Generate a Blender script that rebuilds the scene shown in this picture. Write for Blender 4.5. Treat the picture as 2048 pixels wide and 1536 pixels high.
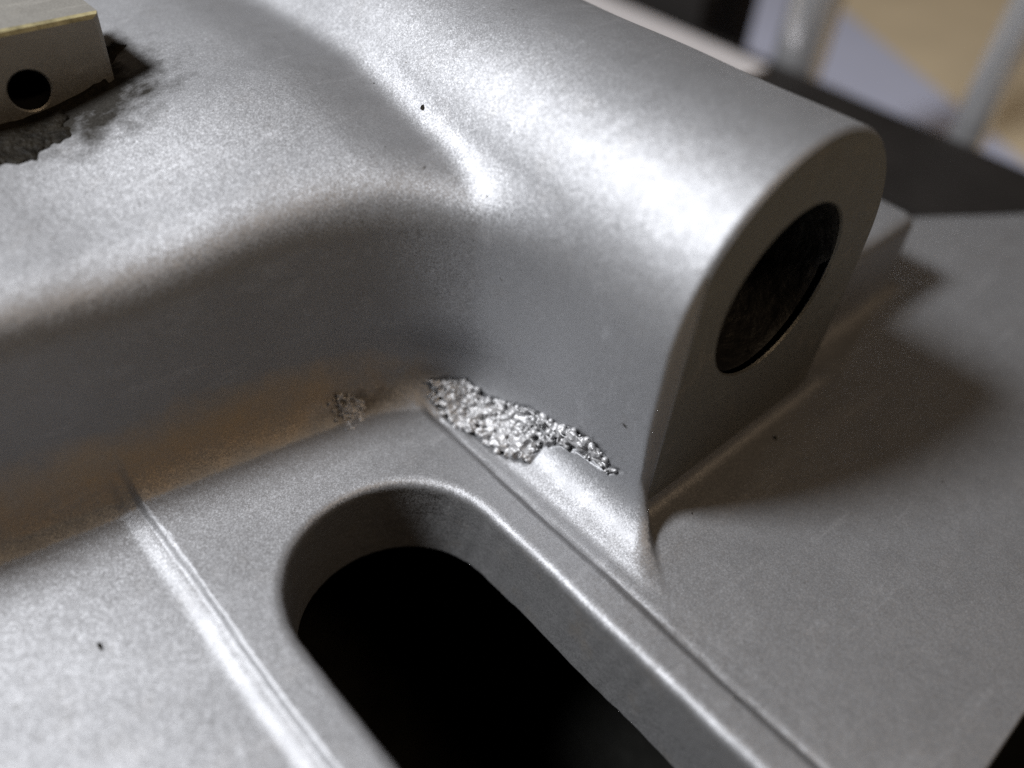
import bpy, math, random
import numpy as np
from mathutils import Vector, Matrix, Euler

# ------------------------------------------------------------------ camera, light, exposure
# all modelling figures are millimetres; MM turns them into metres
MM = 0.001
scene = bpy.context.scene
for o in list(bpy.data.objects):
    bpy.data.objects.remove(o)

cam_data = bpy.data.cameras.new('camera')
cam = bpy.data.objects.new('camera', cam_data)
scene.collection.objects.link(cam)
scene.camera = cam
cam.location = Vector((-12.1731, -26.7051, 31.4126)) * MM
cam.rotation_euler = Euler((0.81173, -0.06910, -0.73427), 'XYZ')
cam_data.sensor_width = 36.0
cam_data.lens = 1700.17 / 2048 * 36.0
cam_data.clip_start = 0.002
cam_data.clip_end = 5.0
cam_data.dof.use_dof = True
cam_data.dof.focus_distance = 0.0395
cam_data.dof.aperture_fstop = 20.0

world = bpy.data.worlds.new('World')
scene.world = world
world.use_nodes = True
bg = world.node_tree.nodes['Background']
bg.inputs[0].default_value = (0.84, 0.78, 0.75, 1)
bg.inputs[1].default_value = 0.024

def area_lamp(name, direction, dist, size, watts, colour, target=(4, -6, 4)):
    d = Vector(direction).normalized()
    L = bpy.data.lights.new(name, 'AREA')
    L.shape = 'DISK'
    L.size = size * MM
    L.energy = watts
    L.color = colour
    o = bpy.data.objects.new(name, L)
    o.location = (Vector(target) + d * dist) * MM
    o.rotation_euler = (-d).to_track_quat('-Z', 'Y').to_euler()
    scene.collection.objects.link(o)
    return o
area_lamp('window_light', (-0.66, 0.45, 1.0), 190, 46, 0.55, (0.97, 0.98, 1.0))
area_lamp('warm_bulb', (0.10, -0.55, 0.85), 600, 110, 0.52, (1.0, 0.72, 0.45))

scene.view_settings.view_transform = 'Standard'
scene.view_settings.look = 'None'
scene.view_settings.gamma = 1
scene.view_settings.exposure = 0
scene.render.engine = 'CYCLES'
scene.cycles.use_denoising = False      # keep the fine grain of the metal
scene.cycles.sample_clamp_indirect = 1.5
scene.cycles.caustics_reflective = False

# ------------------------------------------------------------------ helpers
def link(o, parent=None):
    scene.collection.objects.link(o)
    if parent is not None:
        o.parent = parent
    return o

def mesh_obj(name, verts, faces, mat, parent=None, normals=None, smooth=True):
    me = bpy.data.meshes.new(name)
    verts = np.asarray(verts, dtype=np.float32) * MM
    if isinstance(faces, np.ndarray):
        n, k = faces.shape
        me.vertices.add(len(verts))
        me.vertices.foreach_set('co', verts.ravel())
        me.loops.add(n * k)
        me.loops.foreach_set('vertex_index', faces.astype(np.int32).ravel())
        me.polygons.add(n)
        me.polygons.foreach_set('loop_start', np.arange(0, n * k, k, dtype=np.int32))
        me.update(calc_edges=True)
        me.validate()
    else:
        me.from_pydata([tuple(v) for v in verts.tolist()], [], faces)
        me.update()
    me.polygons.foreach_set('use_smooth', [smooth] * len(me.polygons))
    if normals is not None:
        me.normals_split_custom_set_from_vertices(normals.tolist())
    me.materials.append(mat)
    return link(bpy.data.objects.new(name, me), parent)

def tag(o, label, cat, group=None):
    o['label'] = label
    o['category'] = cat
    if group:
        o['group'] = group
    return o

def empty(name, loc):
    o = bpy.data.objects.new(name, None)
    o.empty_display_size = 0.005
    o.location = Vector(loc) * MM
    return link(o)

# ------------------------------------------------------------------ materials
class NT:
    def __init__(self, name):
        self.m = bpy.data.materials.new(name)
        self.m.use_nodes = True
        self.t = self.m.node_tree
        self.b = self.t.nodes['Principled BSDF']
        tc = self.n('ShaderNodeNewGeometry')
        vm = self.n('ShaderNodeVectorMath'); vm.operation = 'SCALE'
        self.l(tc.outputs['Position'], vm.inputs[0]); vm.inputs['Scale'].default_value = 1000.0
        self.pos = vm.outputs[0]
    def n(self, k): return self.t.nodes.new(k)
    def l(self, a, b): self.t.links.new(a, b)
    def noise(self, scale, detail=2, rough=0.5, vec=None):
        x = self.n('ShaderNodeTexNoise'); x.inputs['Scale'].default_value = scale
        x.inputs['Detail'].default_value = detail; x.inputs['Roughness'].default_value = rough
        self.l(vec or self.pos, x.inputs['Vector']); return x
    def ramp(self, fac, a, b, ca, cb):
        r = self.n('ShaderNodeValToRGB')
        r.color_ramp.elements[0].position = a; r.color_ramp.elements[1].position = b
        r.color_ramp.elements[0].color = (*ca, 1); r.color_ramp.elements[1].color = (*cb, 1)
        self.l(fac, r.inputs[0]); return r.outputs[0]
    def mix(self, fac, a, b, blend='MIX'):
        m = self.n('ShaderNodeMix'); m.data_type = 'RGBA'; m.blend_type = blend
        if isinstance(fac, float): m.inputs[0].default_value = fac
        else: self.l(fac, m.inputs[0])
        for s, i in ((a, 6), (b, 7)):
            if isinstance(s, tuple): m.inputs[i].default_value = (*s, 1)
            else: self.l(s, m.inputs[i])
        return m.outputs[2]
    def bump(self, h, dist, strength=1.0, prev=None):
        b = self.n('ShaderNodeBump'); b.inputs['Distance'].default_value = dist * MM
        b.inputs['Strength'].default_value = strength
        self.l(h, b.inputs['Height'])
        if prev: self.l(prev, b.inputs['Normal'])
        return b.outputs[0]
    def flakes(self, prev, cell, amount):
        v = self.n('ShaderNodeTexVoronoi'); v.inputs['Scale'].default_value = 1.0 / cell
        self.l(self.pos, v.inputs['Vector'])
        s = self.n('ShaderNodeVectorMath'); s.operation = 'SUBTRACT'
        self.l(v.outputs['Color'], s.inputs[0]); s.inputs[1].default_value = (.5, .5, .5)
        k = self.n('ShaderNodeVectorMath'); k.operation = 'SCALE'; k.inputs['Scale'].default_value = amount
        self.l(s.outputs[0], k.inputs[0])
        a = self.n('ShaderNodeVectorMath'); a.operation = 'ADD'
        self.l(prev, a.inputs[0]); self.l(k.outputs[0], a.inputs[1])
        z = self.n('ShaderNodeVectorMath'); z.operation = 'NORMALIZE'
        self.l(a.outputs[0], z.inputs[0]); return z.outputs[0]
    def set(self, **k):
        for a, v in k.items():
            i = self.b.inputs[a.replace('_', ' ')]
            if isinstance(v, (int, float)): i.default_value = v
            elif isinstance(v, tuple): i.default_value = (*v, 1)
            else: self.l(v, i)

def silver(name, col=(0.345, 0.35, 0.365), rough=0.57, peel=0.026, flake=0.24, dirt=0.14, metal=0.75, stains_and_reflection=False):
    t = NT(name)
    big = t.noise(0.16, 4, 0.6)
    c = t.ramp(big.outputs[0], 0.35, 0.7, tuple(x * 0.96 for x in col), tuple(x * 1.03 for x in col))
    mp = t.n('ShaderNodeMapping'); mp.inputs['Rotation'].default_value = (0, 0, .6); mp.inputs['Scale'].default_value = (.35, 2.2, 1.0)
    t.l(t.pos, mp.inputs['Vector'])
    w = t.ramp(t.noise(.55, 5, .7, mp.outputs[0]).outputs[0], 0.56, 0.72, (0, 0, 0), (.45, .45, .45))
    c = t.mix(w, c, tuple(min(1, x * 1.45) for x in col))
    grime = t.noise(0.55, 6, 0.65)
    g = t.ramp(grime.outputs[0], 0.56, 0.78, (0, 0, 0), (dirt, dirt, dirt))
    c = t.mix(g, c, (0.30, 0.27, 0.235))
    sp = t.noise(2.6, 1)
    s = t.ramp(sp.outputs[0], 0.80, 0.82, (0, 0, 0), (.6, .6, .6))
    c = t.mix(s, c, (0.10, 0.09, 0.08))
    if stains_and_reflection:
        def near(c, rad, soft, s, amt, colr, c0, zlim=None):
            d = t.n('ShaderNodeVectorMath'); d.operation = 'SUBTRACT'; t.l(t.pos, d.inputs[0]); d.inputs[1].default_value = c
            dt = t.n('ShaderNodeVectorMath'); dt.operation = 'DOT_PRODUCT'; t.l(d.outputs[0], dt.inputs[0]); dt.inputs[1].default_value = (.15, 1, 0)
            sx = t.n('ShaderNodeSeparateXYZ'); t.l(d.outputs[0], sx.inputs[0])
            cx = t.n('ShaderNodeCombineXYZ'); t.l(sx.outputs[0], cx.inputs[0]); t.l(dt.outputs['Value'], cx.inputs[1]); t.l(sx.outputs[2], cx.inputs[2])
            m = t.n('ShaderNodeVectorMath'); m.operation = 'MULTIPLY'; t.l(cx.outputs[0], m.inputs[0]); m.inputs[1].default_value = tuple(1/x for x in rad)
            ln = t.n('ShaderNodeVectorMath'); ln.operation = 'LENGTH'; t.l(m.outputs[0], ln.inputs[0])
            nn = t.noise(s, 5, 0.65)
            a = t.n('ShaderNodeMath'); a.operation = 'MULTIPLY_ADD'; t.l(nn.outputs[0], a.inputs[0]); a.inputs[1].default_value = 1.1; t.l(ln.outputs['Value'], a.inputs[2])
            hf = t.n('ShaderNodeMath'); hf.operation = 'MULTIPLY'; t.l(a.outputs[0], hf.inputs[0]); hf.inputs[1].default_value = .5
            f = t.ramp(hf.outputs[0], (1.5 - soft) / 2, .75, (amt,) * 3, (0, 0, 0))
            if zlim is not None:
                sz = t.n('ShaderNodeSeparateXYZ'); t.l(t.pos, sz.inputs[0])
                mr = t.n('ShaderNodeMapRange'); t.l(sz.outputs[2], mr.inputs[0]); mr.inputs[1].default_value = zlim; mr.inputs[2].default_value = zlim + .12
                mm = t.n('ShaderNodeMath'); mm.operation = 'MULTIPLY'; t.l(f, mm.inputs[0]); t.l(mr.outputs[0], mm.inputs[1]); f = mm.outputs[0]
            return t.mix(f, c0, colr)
        # oily smear round the lug, golden reflection painted into the foot of the wall, dark spot beside the porous patch
        c = near((-2.0, 14.8, 12.4), (6.9, 6.0, 4.0), .45, .7, .95, (0.020, 0.017, 0.012), c)
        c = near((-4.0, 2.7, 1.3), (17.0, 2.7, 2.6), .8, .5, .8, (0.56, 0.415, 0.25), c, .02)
        c = near((4.6, .1, .3), (3.0, 1.2, .9), .5, 1.3, .7, (0.075, 0.066, 0.056), c)
    r = t.ramp(t.noise(0.9, 3).outputs[0], 0.3, 0.7, (rough - .02,) * 3, (rough + .03,) * 3)
    nb = t.bump(t.noise(1.5, 4, 0.55).outputs[0], peel)
    nb = t.bump(t.noise(5.0, 3, .6).outputs[0], 0.006, 1.0, nb)
    nb = t.flakes(nb, 0.05, flake)
    t.set(Base_Color=c, Metallic=metal, Roughness=r, Normal=nb)
    return t.m

def plain(name, col, rough, metal=0.0, var=0.15, scale=0.5, bump=0.0, bscale=3.0, coat=0.0):
    t = NT(name)
    n = t.noise(scale, 4, 0.6)
    c = t.ramp(n.outputs[0], 0.3, 0.7, tuple(x * (1 - var) for x in col), tuple(x * (1 + var) for x in col))
    t.set(Base_Color=c, Roughness=rough, Metallic=metal)
    if bump:
        t.set(Normal=t.bump(t.noise(bscale, 4).outputs[0], bump))
    if 'rubber' in name or 'black' in name or 'dirt' in name:
        t.b.inputs['Specular IOR Level'].default_value = 0.1
    if coat:
        t.b.inputs['Coat Weight'].default_value = coat
    return t.m

M = {
    'silver': silver('silver_casting', stains_and_reflection=True),
    'porous': silver('porous_aluminium', (0.50, 0.50, 0.51), 0.55, 0.02, 0.25, 0.3, 0.6),
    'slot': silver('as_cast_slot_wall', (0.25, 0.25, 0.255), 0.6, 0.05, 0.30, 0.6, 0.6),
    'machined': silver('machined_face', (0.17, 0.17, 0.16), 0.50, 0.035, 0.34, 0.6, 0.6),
    'lugface': silver('lug_face', (0.33, 0.32, 0.295), 0.5, 0.03, 0.2, 0.5, 0.5),
    'stain': silver('stained_metal', (0.13, 0.12, 0.11), 0.5, 0.03, 0.25, 0.9, 0.5),
    'bore': plain('dark_bore', (0.017, 0.017, 0.018), 0.6, 0.2, 0.5, 1.2, 0.2, 1.6),  # near-black colour all through the bore
    'warm_edge': plain('warm_reflection_edge', (0.40, 0.355, 0.20), 0.45, 0.4, 0.55, 1.6),  # warm reflected light painted onto the lug's top bevel
    'black': plain('black_oil', (0.012, 0.012, 0.013), 0.5),  # even near-black for the lug hole and the skirt
    'grime': plain('greasy_dirt', (0.013, 0.011, 0.008), 0.55, 0.0, 0.6, 1.5, 0.2, 4.0),
    'brown': plain('brown_dust', (0.16, 0.10, 0.05), 0.8, 0.0, 0.4, 3.0),
    'mat': plain('black_rubber', (0.009, 0.009, 0.008), 0.75, 0.0, 0.4, 0.3, 0.2, 1.0),
    'bench': plain('beige_bench', (0.74, 0.62, 0.43), 0.6, 0.0, 0.12, 0.03),
    'paper': plain('pale_blue_paper', (0.52, 0.55, 0.70), 0.8, 0.0, 0.04, 0.05),
    'rail': plain('dark_brown_steel_black', (0.022, 0.020, 0.019), 0.7, 0.0, 0.25, 0.15),
    'chrome': plain('bright_rod', (0.78, 0.78, 0.80), 0.28, 0.75, 0.08, 0.1),
    'strip': plain('painted_lit_strip', (0.80, 0.77, 0.78), 0.4, 0.2, 0.06, 0.1),  # pale colour stands in for light on the bar
}

# ------------------------------------------------------------------ shape of the casting (signed distance, mm)
#SDF-BEGIN
WALLX = -0.15
def smin(a, b, k):
    h = np.clip(.5 + .5 * (b - a) / k, 0, 1)
    return b + (a - b) * h - k * h * (1 - h)
def smax(a, b, k):
    return -smin(-a, -b, k)
def sstep(t):
    t = np.clip(t, 0, 1)
    return t * t * (3 - 2 * t)
def plate_top(x, y=-20.0):
    x = x + .03 * np.sin(.5 * y) + .010 * np.sin(2.3 * y + 1) + .006 * np.sin(6.1 * y + 2 * np.sin(y))
    left = -0.24 * sstep((-6.7 - x) / .35) - 0.20 * sstep((-7.05 - x) / .9) - 0.03 * np.exp(-((x + 7.12) / .12) ** 2)
    right = sstep((-.8 - y) / 2.4) * (-0.36 * sstep((x - 6.55) / 0.6) - 0.07 * np.exp(-((x - 7.05) / .22) ** 2))
    return left + right
def boss_d(x, y, z):
    cx, cz, r = 17.19, 9.86, 7.39
    zz = np.maximum(z - cz, 0)
    w = 0.45 * sstep((7.0 - z) / 7.0)
    d2 = np.hypot(x - cx, zz) - (r - w)
    return smax(d2, -13.95 - y, .6)
def sdf(x, y, z, full=True):
    und = .05 * np.sin(.55 * x + .3 * y + 1.0) * np.sin(.43 * y - .2 * z + .5)
    plate = z - plate_top(x, y)
    plate = np.maximum(plate, -30.4 - y)
    plate = smax(plate, .535 * (x - 49.4) + .845 * (y + 7.7), 3.0)
    front = 1.7 + WALLX * x - y
    plan = smin(front, 10.7 - x, 6.5 + 4.0 * sstep(z / 6))
    plan = smax(plan, -9.0 - y, 4.0)
    block = smax(plan, z - (10.6 + 1.4 * sstep(-plan / 9.0) + 2.3 * sstep((x + 6) / 15) - .55 * sstep((x - 6.0) / 5)), 2.5)
    block = np.maximum(block, x - 20)
    boss = boss_d(x, y, z)
    body = smin(block, boss, 1.0)
    ledge = smax(smax(-11.5 - y, z - 5.0, .9), x - 38.0, 1.2)
    ledge = np.maximum(ledge, 18 - x)
    wl = 1 - sstep((x - 5.5) / 3.0)
    d = smin(smin(body, plate + 1.15 * wl, 3.3 + 2.4 * wl), plate, .08)
    d = d + und
    cut = smax(y + 13.66 + 1.3 * np.maximum(10.9 - x, 0) * (1 - sstep((z - .5) / 2.2)), plate_top(x, y) + .06 - z, .7)
    d = smax(d, -cut, .16)
    d = smin(d, ledge, 1.2)
    # bore of the boss
    bore = np.maximum(np.hypot(x - 17.19, z - 9.86) - 4.36, y - 2.0)
    d = smax(d, -bore, .12)
    # slot
    yy = np.maximum(y + 9.465, 0)
    slot = np.hypot(x, yy) - 4.98 + .025 * np.sin(.9 * y + .4) * np.sin(.8 * x + 1) + .008 * np.sin(4.1 * y + 3 * np.sin(.7 * y) + 1.3 * z)
    d = smax(d, -slot, .55)
    d = smax(d, -5.2 - z, .3)
    return d
#SDF-END

def surface_nets(f, xs, ys, zs):
    f32 = np.float32
    V = f(xs.astype(f32)[:, None, None], ys.astype(f32)[None, :, None], zs.astype(f32)[None, None, :]).astype(f32)
    # closed at the outer box
    V[0], V[-1] = 1, 1; V[:, 0], V[:, -1] = 1, 1; V[:, :, 0], V[:, :, -1] = 1, 1
    neg = V < 0
    cnt = np.zeros(tuple(s - 1 for s in V.shape), np.int8)
    for i in (0, 1):
        for j in (0, 1):
            for k in (0, 1):
                cnt += neg[i:V.shape[0]-1+i, j:V.shape[1]-1+j, k:V.shape[2]-1+k]
    act = (cnt > 0) & (cnt < 8)
    I, J, K = np.nonzero(act)
    idx = -np.ones(act.shape, np.int32)
    idx[I, J, K] = np.arange(len(I))
    acc = np.zeros((len(I), 3)); num = np.zeros(len(I))
    corners = [(i, j, k) for i in (0, 1) for j in (0, 1) for k in (0, 1)]
    P = {}
    for c in corners:
        P[c] = V[I + c[0], J + c[1], K + c[2]]
    for a in corners:
        for ax in range(3):
            if a[ax] == 0:
                b = list(a); b[ax] = 1; b = tuple(b)
                va, vb = P[a], P[b]
                s = (va < 0) != (vb < 0)
                t = np.where(s, va / np.where(s, va - vb, 1), 0)
                q = [np.full(len(I), a[0], float), np.full(len(I), a[1], float), np.full(len(I), a[2], float)]
                q[ax] = t
                for m in range(3):
                    acc[:, m] += np.where(s, q[m], 0)
                num += s
    acc /= num[:, None]
    co = np.stack([xs[I] + acc[:, 0] * (xs[I+1] - xs[I]), ys[J] + acc[:, 1] * (ys[J+1] - ys[J]),
                   zs[K] + acc[:, 2] * (zs[K+1] - zs[K])], 1)
    quads = []
    for ax in range(3):
        n0 = np.take(neg, range(0, V.shape[ax]-1), ax); n1 = np.take(neg, range(1, V.shape[ax]), ax)
        A, B, C = np.nonzero(n0 != n1)
        e = np.stack([A, B, C], 1)
        u, v = (ax + 1) % 3, (ax + 2) % 3
        ok = (e[:, u] > 0) & (e[:, v] > 0) & (e[:, u] < V.shape[u]-1) & (e[:, v] < V.shape[v]-1)
        e = e[ok]
        flip = n0[e[:, 0], e[:, 1], e[:, 2]]
        def cell(du, dv):
            q = e.copy(); q[:, u] += du; q[:, v] += dv
            return idx[q[:, 0], q[:, 1], q[:, 2]]
        f4 = np.stack([cell(-1, -1), cell(0, -1), cell(0, 0), cell(-1, 0)], 1)
        f4[~flip] = f4[~flip][:, ::-1]
        quads.append(f4)
    return co, np.concatenate(quads)

def grad(f, p, e=.03):
    x, y, z = p[:, 0], p[:, 1], p[:, 2]
    return np.stack([f(x+e, y, z) - f(x-e, y, z), f(x, y+e, z) - f(x, y-e, z), f(x, y, z+e) - f(x, y, z-e)], 1) / (2*e)

def project(f, p, lim, n=3):
    for _ in range(n):
        g = grad(f, p)
        d = f(p[:, 0], p[:, 1], p[:, 2])
        s = d / np.maximum((g * g).sum(1), .05)
        st = -np.clip(s, -lim, lim)[:, None] * g
        p = p + st
    g = grad(f, p)
    return p, g / np.maximum(np.linalg.norm(g, axis=1, keepdims=True), 1e-6)

def axis(*segs):
    out = []
    for a, b, h in segs:
        n = max(1, int(round((b - a) / h)))
        out += list(np.linspace(a, b, n, endpoint=False))
    out.append(segs[-1][1])
    return np.array(out)

def sub_mesh(name, co, nrm, faces, mat, parent):
    used = np.unique(faces)
    remap = -np.ones(len(co), np.int32); remap[used] = np.arange(len(used))
    return mesh_obj(name, co[used], remap[faces], mat, parent, nrm[used])

casting = empty('aluminium_casting', (10, 5, -24))
tag(casting, 'silver painted cast metal housing with slotted plate and hollow round boss', 'casting')
def local(v):                      # parts are modelled in world millimetres
    return np.asarray(v, dtype=float) - np.array([10, 5, -24.0])

# porous patch outline in (y, x+z) on the fillet
POR = [(-1.78, 7.57), (-1.25, 8.78), (-1.71, 9.69), (-2.54, 10.51), (-3.82, 10.27), (-4.9, 10.83), (-6.47, 11.79), (-7.87, 12.03),
       (-9.8, 12.75), (-11.08, 12.82), (-11.98, 12.23), (-12.92, 12.57), (-12.05, 11.49), (-11.28, 11.39), (-9.87, 11.19),
       (-8.99, 10.82), (-8.19, 9.95), (-8.34, 8.53), (-7.64, 7.97), (-6.39, 7.5), (-5.17, 7.35), (-3.77, 7.0), (-2.68, 7.03)]
STAIN = [(0.5, 3.4), (0.6, 4.6), (0.1, 5.4), (-0.72, 4.62), (-1.2, 3.9), (-1.1, 2.9), (-0.5, 2.6)]
def poly_sd(py, ps, poly):
    d = np.full(np.broadcast(py, ps).shape, 1e9); ins = np.zeros(d.shape, bool)
    n = len(poly)
    for i in range(n):
        (ax, ay), (bx, by) = poly[i], poly[(i+1) % n]
        ex, ey = bx-ax, by-ay
        t = np.clip(((py-ax)*ex + (ps-ay)*ey) / (ex*ex+ey*ey), 0, 1)
        d = np.minimum(d, np.hypot(py-ax-t*ex, ps-ay-t*ey))
        c = ((ay > ps) != (by > ps)) & (py < (bx-ax) * (ps-ay) / (by-ay if by != ay else 1e-9) + ax)
        ins ^= c
    return np.where(ins, -d, d)

def full(x, y, z):
    d = sdf(x, y, z)
    return d

def full_dented(x, y, z):
    d = sdf(x, y, z)
    if np.ndim(x) == 1:            # projected vertices: lower the skin under the porous patch
        pd = poly_sd(y, x + z, POR)
        d = d + .22 * sstep(-pd / .35) * (x > 6) * (x < 13)
    return d

xs = axis((-30, -15, .6), (-15, 26, .2), (26, 60, .6))
ys = axis((-31, 6, .2), (6, 22, .35), (22, 60, 1.0))
zs = axis((-6, -1.2, .24), (-1.2, 13, .2), (13, 18.4, .2))
co, quads = surface_nets(full, xs, ys, zs)
co, nrm = project(full_dented, co, .15, 2)
cen = co[quads].mean(1); fn = nrm[quads].mean(1)
X, Y, Z = cen.T
bore_m = (np.hypot(X-17.19, Z-9.86) < 4.6) & (Y > -13.5) & (X > 10)
yy = np.maximum(Y + 9.465, 0)
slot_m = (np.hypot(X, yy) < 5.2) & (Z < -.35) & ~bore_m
bd = boss_d(X, Y, Z); bl = np.maximum(1.7 + WALLX*X - Y, Z - 12.0); pl = Z - plate_top(X, Y)
led = np.maximum(np.maximum(-11.5-Y, Z-5), X-38)
led = np.where(X < 22, 9, led)
near = np.argmin(np.stack([np.abs(pl), np.abs(bl), np.abs(bd), np.abs(led)]), 0)
low = (Z < -1.2) & ~slot_m
strip_m = (near == 0) & (np.abs(X) < 6.8) & (Z > -.3) & (Y < 2)
reg = np.where(bore_m, 10, np.where(slot_m, 11, np.where(low, 0, np.where(strip_m, 5, near))))
coL = local(co)
names = {0: 'base_plate', 1: 'upper_deck', 2: 'boss', 3: 'side_ledge', 5: 'raised_strip', 11: 'slot_wall'}
parts = {}
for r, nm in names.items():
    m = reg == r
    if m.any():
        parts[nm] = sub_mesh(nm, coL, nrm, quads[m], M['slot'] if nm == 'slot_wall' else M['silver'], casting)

# ------------------------------------------------------------------ machined face and bore of the boss
def ring(n, r, cx=17.19, cz=9.86, y=0, a0=0):
    return [(cx + r*math.cos(a0 + 2*math.pi*i/n), y, cz + r*math.sin(a0 + 2*math.pi*i/n)) for i in range(n)]
NB = 96
outer = []
for i in range(NB):
    a = 2*math.pi*i/NB
    dx, dz = math.cos(a), math.sin(a)
    # ray from the bore centre to the arch outline
    lo, hi = 4.3, 14.0
    for _ in range(40):
        mid = (lo+hi)/2
        x, z = 17.19+dx*mid, 9.86+dz*mid
        w = .45 * (lambda t: t*t*(3-2*t))(min(1, max(0, (7-z)/7)))
        inside = (math.hypot(x-17.19, max(z-9.86, 0)) - (7.39-w) < -.13) and z > .45 and x > 10.95
        if inside: lo = mid
        else: hi = mid
    outer.append((17.19+dx*lo, -13.72, 9.86+dz*lo))
inner = ring(NB, 4.27, y=-13.72)
inner2 = ring(NB, 4.20, y=-13.60)
back = [(17.19 + (p[0]-17.19)*1.017, -13.58, 9.86 + (p[2]-9.86)*1.017) for p in outer]
vs = outer + inner + inner2 + back
fs = [(3*NB+i, 3*NB+(i+1) % NB, (i+1) % NB, i) for i in range(NB)] + [(i, (i+1) % NB, NB+(i+1) % NB, NB+i) for i in range(NB)] + [(NB+i, NB+(i+1) % NB, 2*NB+(i+1) % NB, 2*NB+i) for i in range(NB)]
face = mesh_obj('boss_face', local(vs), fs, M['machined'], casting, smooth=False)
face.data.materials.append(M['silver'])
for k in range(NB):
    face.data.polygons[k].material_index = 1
face['label'] = 'dull machined end face of the round boss'
rng = random.Random(4)
vs = []; NR = 40
for j in range(NR):
    y = -13.6 + j * .38
    rr = 4.20 - .10 * (j % 2) - (0.02 if j else 0)
    vs += [(17.19+(rr+rng.uniform(-.03, .03))*math.cos(2*math.pi*i/48), y + .38*i/48, 9.86+(rr)*math.sin(2*math.pi*i/48)) for i in range(48)]
fs = []
for j in range(NR-1):
    for i in range(48):
        fs.append((j*48+i, j*48+(i+1) % 48, (j+1)*48+(i+1) % 48, (j+1)*48+i))
fs.append(tuple((NR-1)*48+i for i in range(48)))
mesh_obj('bore', local(vs), fs, M['bore'], casting)['label'] = 'dark hole through the boss'

# ------------------------------------------------------------------ porous casting defects
def lattice(gx, gy, gz, s, seed):
    r = np.random.default_rng(seed).random((48, 48, 48)).astype(np.float32)
    def ax(g):
        u = g / s + 200; i = np.floor(u).astype(int); return i % 48, (i + 1) % 48, sstep(u - i).astype(np.float32)
    (a0, a1, fa), (b0, b1, fb), (c0, c1, fc) = ax(gx), ax(gy), ax(gz)
    R = r[a0] * (1 - fa)[:, None, None] + r[a1] * fa[:, None, None]
    R = R[:, b0] * (1 - fb)[None, :, None] + R[:, b1] * fb[None, :, None]
    return R[:, :, c0] * (1 - fc) + R[:, :, c1] * fc - .5
def porous(name, poly, box, h, nball, rad, seed, mat, amp=.16, off=-.02):
    rng = np.random.default_rng(seed)
    (x0, x1), (y0, y1), (z0, z1) = box
    gx = np.arange(x0, x1, h); gy = np.arange(y0, y1, h); gz = np.arange(z0, z1, h)
    f32 = np.float32
    Xg, Yg, Zg = gx.astype(f32)[:, None, None], gy.astype(f32)[None, :, None], gz.astype(f32)[None, None, :]
    base = sdf(Xg, Yg, Zg)
    ss = x0 + z0 + h*np.arange(len(gx)+len(gz)-1)
    tab = poly_sd(gy[:, None], ss[None, :], poly).astype(np.float32)
    pd = tab[np.arange(len(gy))[None, :, None], np.arange(len(gx))[:, None, None] + np.arange(len(gz))[None, None, :]]
    jag = .16*np.sin(5.1*Yg+2*Xg)*np.sin(4.3*Zg+3.3*Xg+1) + .1*np.sin(11*Yg+1)*np.sin(9*(Xg+Zg))
    q1, q2, q3 = lattice(gx, gy, gz, .9, seed), lattice(gx, gy, gz, .38, seed+1), lattice(gx, gy, gz, .17, seed+2)
    n = 2.6*q1 + 2.2*(.25 - np.abs(q2))*2 + .8*(.2 - np.abs(q3))*2 + .25*lattice(gx, gy, gz, .10, seed+3) - .35
    jag = jag + .5*q2 + .3*q1
    m = sstep((-(pd + jag)) / .34)
    d = base - (amp*n + off)*m + .45*(1-m)
    # ball-shaped nodules and pits on the skin
    k = 0; tries = 0
    while k < nball and tries < nball*60:
        tries += 1
        c = np.array([rng.uniform(x0, x1), rng.uniform(y0, y1), rng.uniform(z0, z1)])
        if abs(float(sdf(c[0], c[1], c[2]))) > .14: continue
        if float(poly_sd(np.array(c[1]), np.array(c[0]+c[2]), poly)) > -.12: continue
        r = rad[0] + (rad[1]-rad[0]) * rng.random()**2.2
        k += 1
        R = r + .2
        i = [np.searchsorted(g, (c[q]-R, c[q]+R)) for q, g in enumerate((gx, gy, gz))]
        s = tuple(slice(a, b) for a, b in i)
        ball = np.sqrt((gx[s[0]]-c[0])[:, None, None]**2 + (gy[s[1]]-c[1])[None, :, None]**2 + (gz[s[2]]-c[2])[None, None, :]**2) - r
        d[s] = smin(d[s], ball, .05) if rng.random() < .68 else smax(d[s], -ball, .05)
    def f(a, b, c2): return d
    cc, q = surface_nets(f, gx, gy, gz)
    # keep the skin, not the box sides
    keep = ((cc > [gx[1], gy[1], gz[1]]) & (cc < [gx[-2], gy[-2], gz[-2]])).all(1)
    sd = sdf(cc[:, 0], cc[:, 1], cc[:, 2]); keep &= (sd > -.42) & (poly_sd(cc[:, 1], cc[:, 0]+cc[:, 2], poly) < .2)
    q = q[keep[q].all(1)]
    used = np.unique(q); rm = -np.ones(len(cc), np.int32); rm[used] = np.arange(len(used))
    return mesh_obj(name, local(cc[used]), rm[q], mat, casting)
pp = porous('porous_patch', POR, ((6.6, 12.2), (-12.8, .2), (-.9, 4.2)), .055, 420, (.04, .22), 3, M['porous'], .17, .06)
st = porous('stained_patch', STAIN, ((1.2, 8.2), (-1.6, 1.8), (-.6, 1.6)), .06, 60, (.05, .14), 8, M['porous'], .10, .0)
st['label'] = 'small dark stained rough spot at the foot of the wall'
pp['label'] = 'rough pitted porous patch along the fillet'

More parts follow.
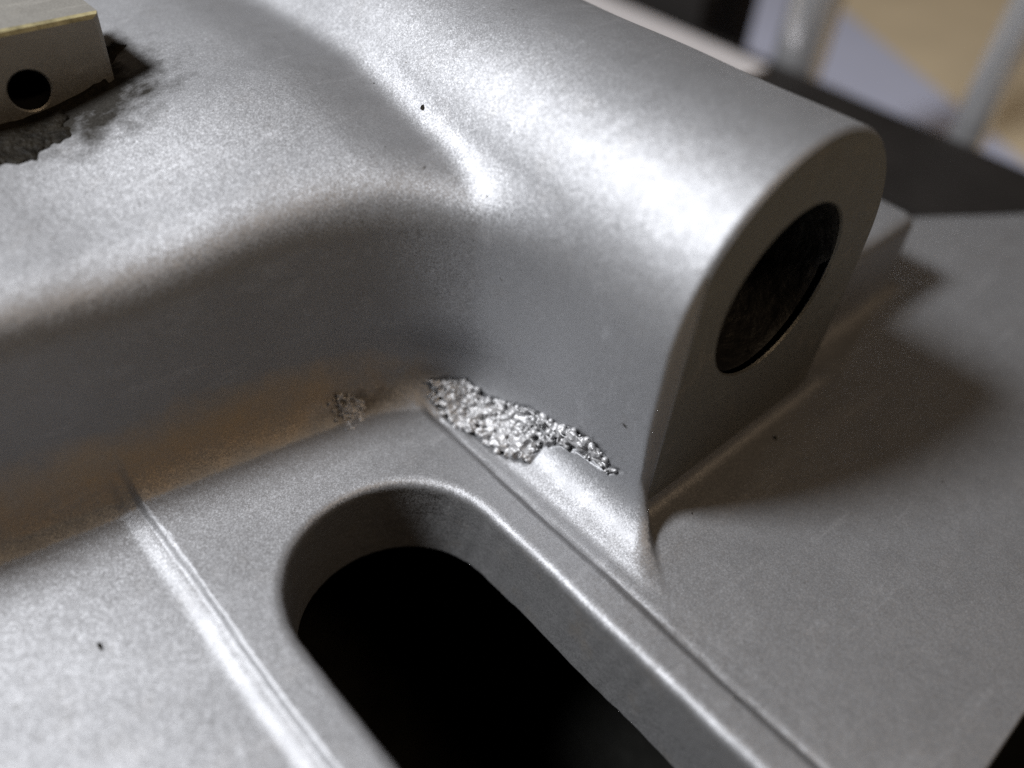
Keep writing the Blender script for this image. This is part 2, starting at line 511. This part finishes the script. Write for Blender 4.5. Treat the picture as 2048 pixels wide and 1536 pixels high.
# ------------------------------------------------------------------ lug with cross hole on the deck
def lug():
    x0, x1, y0, y1, z0, z1 = -6.7, 1.0, 13.9, 19.0, 11.8, 16.1
    n = 40; hx, hz, hr, b = -2.8, 13.4, 0.90, .24
    v = []; f = []
    ang = [2*math.pi*i/(n-4) for i in range(n-4)] + [math.atan2(zc-hz, xc-hx) % (2*math.pi) for xc in (x0, x1) for zc in (z0, z1)]
    ang.sort()
    def rect(x0, x1, z0, z1, y):
        out = []
        for i in range(n):
            a = ang[i]; dx, dz = math.cos(a), math.sin(a)
            t = min(((x1-hx)/dx if dx > 1e-9 else (x0-hx)/dx if dx < -1e-9 else 1e9), ((z1-hz)/dz if dz > 1e-9 else (z0-hz)/dz if dz < -1e-9 else 1e9))
            out.append((hx+dx*t, y, hz+dz*t))
        return out
    hole0 = [(hx+hr*.97*math.cos(ang[i]), y0+3.5, hz+hr*.97*math.sin(ang[i])) for i in range(n)]
    hole = [(hx+hr*math.cos(ang[i]), y0+.08, hz+hr*math.sin(ang[i])) for i in range(n)]
    hole1 = [(hx+(hr+.08)*math.cos(ang[i]), y0, hz+(hr+.08)*math.sin(ang[i])) for i in range(n)]
    rings = [hole, hole1, rect(x0+b, x1-b, z0, z1-b, y0), rect(x0+b*.3, x1-b*.3, z0, z1-b*.3, y0+b*.3),
             rect(x0, x1, z0, z1, y0+b), rect(x0, x1, z0, z1, y1)]
    for r in rings: v += r
    for k in range(len(rings)-1):
        f += [(k*n+i, (k+1)*n+i, (k+1)*n+(i+1) % n, k*n+(i+1) % n) for i in range(n)]
    f.append(tuple((len(rings)-1)*n+i for i in range(n)))
    o = mesh_obj('lug', local(v), f, M['lugface'], casting, smooth=False)
    o.data.materials.append(M['warm_edge'])
    for pl in o.data.polygons:
        cz = sum(o.data.vertices[q].co.z for q in pl.vertices) / len(pl.vertices) / MM - 24
        if 2*n <= min(pl.vertices) < 4*n and cz > z1 - b and len(pl.vertices) == 4:
            pl.material_index = 1
    o['label'] = 'small square lug with a cross hole and black dirt around its foot'
    v = hole + hole0
    f = [(i, (i+1) % n, n+(i+1) % n, n+i) for i in range(n)] + [tuple(n+i for i in range(n))]
    mesh_obj('hole', local(v), f, M['black'], o)
lug()

# dirt heaped round the lug's foot
DIRT = [(-9, 9.6), (-5.9, 9.2), (-3.9, 9.3), (-1.3, 10.4), (1.3, 12.2), (3.4, 15.2), (4.2, 18.0), (3.7, 19.6), (1.0, 20.0), (-9, 20.0)]
gx = np.arange(-9.5, 5.4, .11); gy = np.arange(8.4, 20.6, .11)
GX, GY = np.meshgrid(gx, gy, indexing='ij')
rg = np.random.default_rng(5)
def vnoise(X, Y, s, seed):
    r = np.random.default_rng(seed).random((64, 64))
    u, v = X/s + 100, Y/s + 100
    i, j = np.floor(u).astype(int), np.floor(v).astype(int); a, b = sstep(u-i), sstep(v-j)
    g = lambda p, q: r[p % 64, q % 64]
    return (g(i, j)*(1-a)+g(i+1, j)*a)*(1-b) + (g(i, j+1)*(1-a)+g(i+1, j+1)*a)*b
nz = vnoise(GX, GY, 1.6, 1) + .6*vnoise(GX, GY, .6, 2) + .4*vnoise(GX, GY, .25, 3)
pdz = poly_sd(GX, GY, DIRT) + (nz - 1.0) * 1.6 + 1.7
hh = .16 * sstep(-pdz / .5) * (.35 + .65*nz) - .05 * (pdz > 0) - .02
lugd = np.maximum(np.maximum(-6.7-GX, GX-1.0), np.maximum(13.9-GY, GY-19))
hh += .5 * sstep((GX + 1) / 2) * np.exp(-np.maximum(lugd, 0)/.8) * sstep(-pdz/.5) * (vnoise(GX, GY, 2.2, 7) - .15).clip(0)
p0 = np.stack([GX.ravel(), GY.ravel(), np.full(GX.size, 12.6)], 1)
for _ in range(8):
    p0[:, 2] -= sdf(p0[:, 0], p0[:, 1], p0[:, 2]) * .9
vv = p0.copy(); vv[:, 2] += hh.ravel()
ids = np.arange(GX.size).reshape(GX.shape)
qd = np.stack([ids[:-1, :-1], ids[1:, :-1], ids[1:, 1:], ids[:-1, 1:]], -1).reshape(-1, 4)
ok = (hh.ravel()[qd] > -.03).any(1) & (lugd.ravel()[qd] > -.3).any(1)
qd = qd[ok]; us = np.unique(qd); rm = -np.ones(len(vv), np.int32); rm[us] = np.arange(len(us))
mesh_obj('dirt_crust', local(vv[us]), rm[qd], M['grime'], casting)['label'] = 'black greasy dirt caked round the lug'

# ------------------------------------------------------------------ specks, nubs and a scratch on the skin
def blob(name, c, r, flat, mat, seed, stretch=(1, 1)):
    rg = random.Random(seed)
    p, n = project(sdf, np.array([c], float), .3, 6)
    n = Vector(n[0]); q = n.to_track_quat('Z', 'Y'); v = []; f = []
    sp = rg.uniform(0, 6.28); cs, sn = math.cos(sp), math.sin(sp)
    for j in range(5):
        ph = math.pi/2 * j/4
        for i in range(10):
            a = 2*math.pi*i/10; k = r*math.cos(ph)*rg.uniform(.75, 1.2)
            x, y = k*math.cos(a)*stretch[0], k*math.sin(a)*stretch[1]
            w = q @ Vector((x*cs-y*sn, x*sn+y*cs, r*flat*math.sin(ph)-.03))
            v.append((p[0][0]+w.x, p[0][1]+w.y, p[0][2]+w.z))
    for j in range(4):
        f += [(j*10+i, j*10+(i+1) % 10, (j+1)*10+(i+1) % 10, (j+1)*10+i) for i in range(10)]
    return mesh_obj(name, local(v), f, mat, casting)
for k, (c, r, st_) in enumerate((((10.58, 2.81, 13.47), .17, (1.3, .9)), ((8.32, 1.22, 3.01), .13, (1, 1)), ((9.89, -12.3, 5.14), .13, (1.6, .7)),
        ((-11.09, -4.33, -.76), .17, (1.6, .7)), ((10.22, 6.07, 13.02), .1, (1, 1)), ((10.03, -2.87, 11.67), .1, (1, 1)), ((7.18, 13, 11.07), .16, (1, 1)),
        ((20.08, -14.87, -.26), .16, (1.2, .8)), ((12.72, -15.26, -.24), .1, (1.8, .6)), ((7.37, 3.73, 9.6), .12, (1.2, .8)), ((6.75, -22.5, -.11), .13, (2.6, .4)),
        ((10.1, -10.4, 2.3), .26, (1.5, .8)))):
    blob('dirt_speck', c, r, .35, M['brown'] if k == 11 else M['grime'], 20+k, st_)
for k, (c, r) in enumerate((((.8, 4.55, 8.98), .2), ((-4.12, 4.75, 8.25), .26), ((-6.2, 4.6, 8.0), .16), ((5.74, 3.0, 7.75), .16), ((9.0, .5, 9.5), .14))):
    blob('cast_nub', c, r, .7, M['silver'], 60+k)

# ------------------------------------------------------------------ skirt under the plate
def box_v(x0, x1, y0, y1, z0, z1):
    return [(x0,y0,z0),(x1,y0,z0),(x1,y1,z0),(x0,y1,z0),(x0,y0,z1),(x1,y0,z1),(x1,y1,z1),(x0,y1,z1)]
BOXF = [(0,3,2,1),(4,5,6,7),(0,1,5,4),(1,2,6,5),(2,3,7,6),(3,0,4,7)]
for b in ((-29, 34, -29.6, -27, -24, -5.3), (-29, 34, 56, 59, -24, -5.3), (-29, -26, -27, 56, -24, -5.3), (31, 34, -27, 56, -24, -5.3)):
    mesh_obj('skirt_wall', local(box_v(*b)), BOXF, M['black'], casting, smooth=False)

# ------------------------------------------------------------------ bench, mat, paper
def top_box(name, b, mat):
    c = ((b[0]+b[1])/2, (b[2]+b[3])/2, b[4])
    v = np.array(box_v(*b)) - np.array(c)
    o = mesh_obj(name, v, BOXF, mat, None, smooth=False)
    o.location = Vector(c) * MM
    return o
bench = top_box('bench_top', (-150, 600, -200, 500, -45, -25.2), M['bench'])
bench['kind'] = 'structure'
mat_o = top_box('rubber_mat', (-60, 92, -60, 110, -25.2, -24.0), M['mat'])
tag(mat_o, 'black rubber mat lying under the silver casting', 'mat')
def prism(name, pts, z0, z1, mat):
    n = len(pts); c = np.array([sum(p[0] for p in pts)/n, sum(p[1] for p in pts)/n, z0])
    v = [(p[0], p[1], z0) for p in pts] + [(p[0], p[1], z1) for p in pts]
    f = [tuple(range(n-1, -1, -1)), tuple(range(n, 2*n))] + [(i, (i+1) % n, n+(i+1) % n, n+i) for i in range(n)]
    o = mesh_obj(name, np.array(v) - c, f, mat, None, smooth=False); o.location = Vector(c) * MM
    return o
paper = prism('paper_sheet', [(92.5, -43), (148, 46.5), (176, 92), (92.5, 92)], -25.2, -25.0, M['paper'])
tag(paper, 'pale blue paper sheet lying on the beige bench behind the rods', 'paper')

# ------------------------------------------------------------------ rack bar with upright rods
rack = empty('steel_rack', (70, 10, -24))
tag(rack, 'dark steel rack bar carrying upright bright rods behind the casting', 'rack')
def lr(v): return np.asarray(v, float) - np.array([70, 10, -24.0])
mesh_obj('bar', lr(box_v(62, 79.5, -60, 100, -11, -8)), BOXF, M['rail'], rack, smooth=False)
for y in (-50, 90):
    mesh_obj('foot', lr(box_v(63, 77, y, y+5, -20 if y < 0 else -20, -11)), BOXF, M['rail'], rack, smooth=False)
mesh_obj('base_bar', lr(box_v(64.1, 89, -52, 98, -24, -20)), BOXF, M['rail'], rack, smooth=False)
mesh_obj('clamp_block', lr(box_v(79.6, 92, 36, 60, -20, -4)), BOXF, M['rail'], rack, smooth=False)
mesh_obj('painted_lit_edge', lr(box_v(68, 76, 23, 100, -8, -7.2)), BOXF, M['strip'], rack, smooth=False)  # added strip, paints the lit stretch of the bar's top
def rod(x, y, r, h):
    n = 32; v = []; prof = [(r*1.0, -20.0), (r, -19.6), (r, h-.5), (r*.85, h)]
    for rr, z in prof:
        v += [(x+rr*math.cos(2*math.pi*i/n), y+rr*math.sin(2*math.pi*i/n), z) for i in range(n)]
    f = []
    for j in range(len(prof)-1):
        f += [(j*n+i, j*n+(i+1) % n, (j+1)*n+(i+1) % n, (j+1)*n+i) for i in range(n)]
    f.append(tuple((len(prof)-1)*n+i for i in range(n)))
    mesh_obj('rod', lr(v), f, M['chrome'], rack)
rod(84.5, 24.0, 3.1, 45)
rod(84.5, 1.8, 1.9, 45)
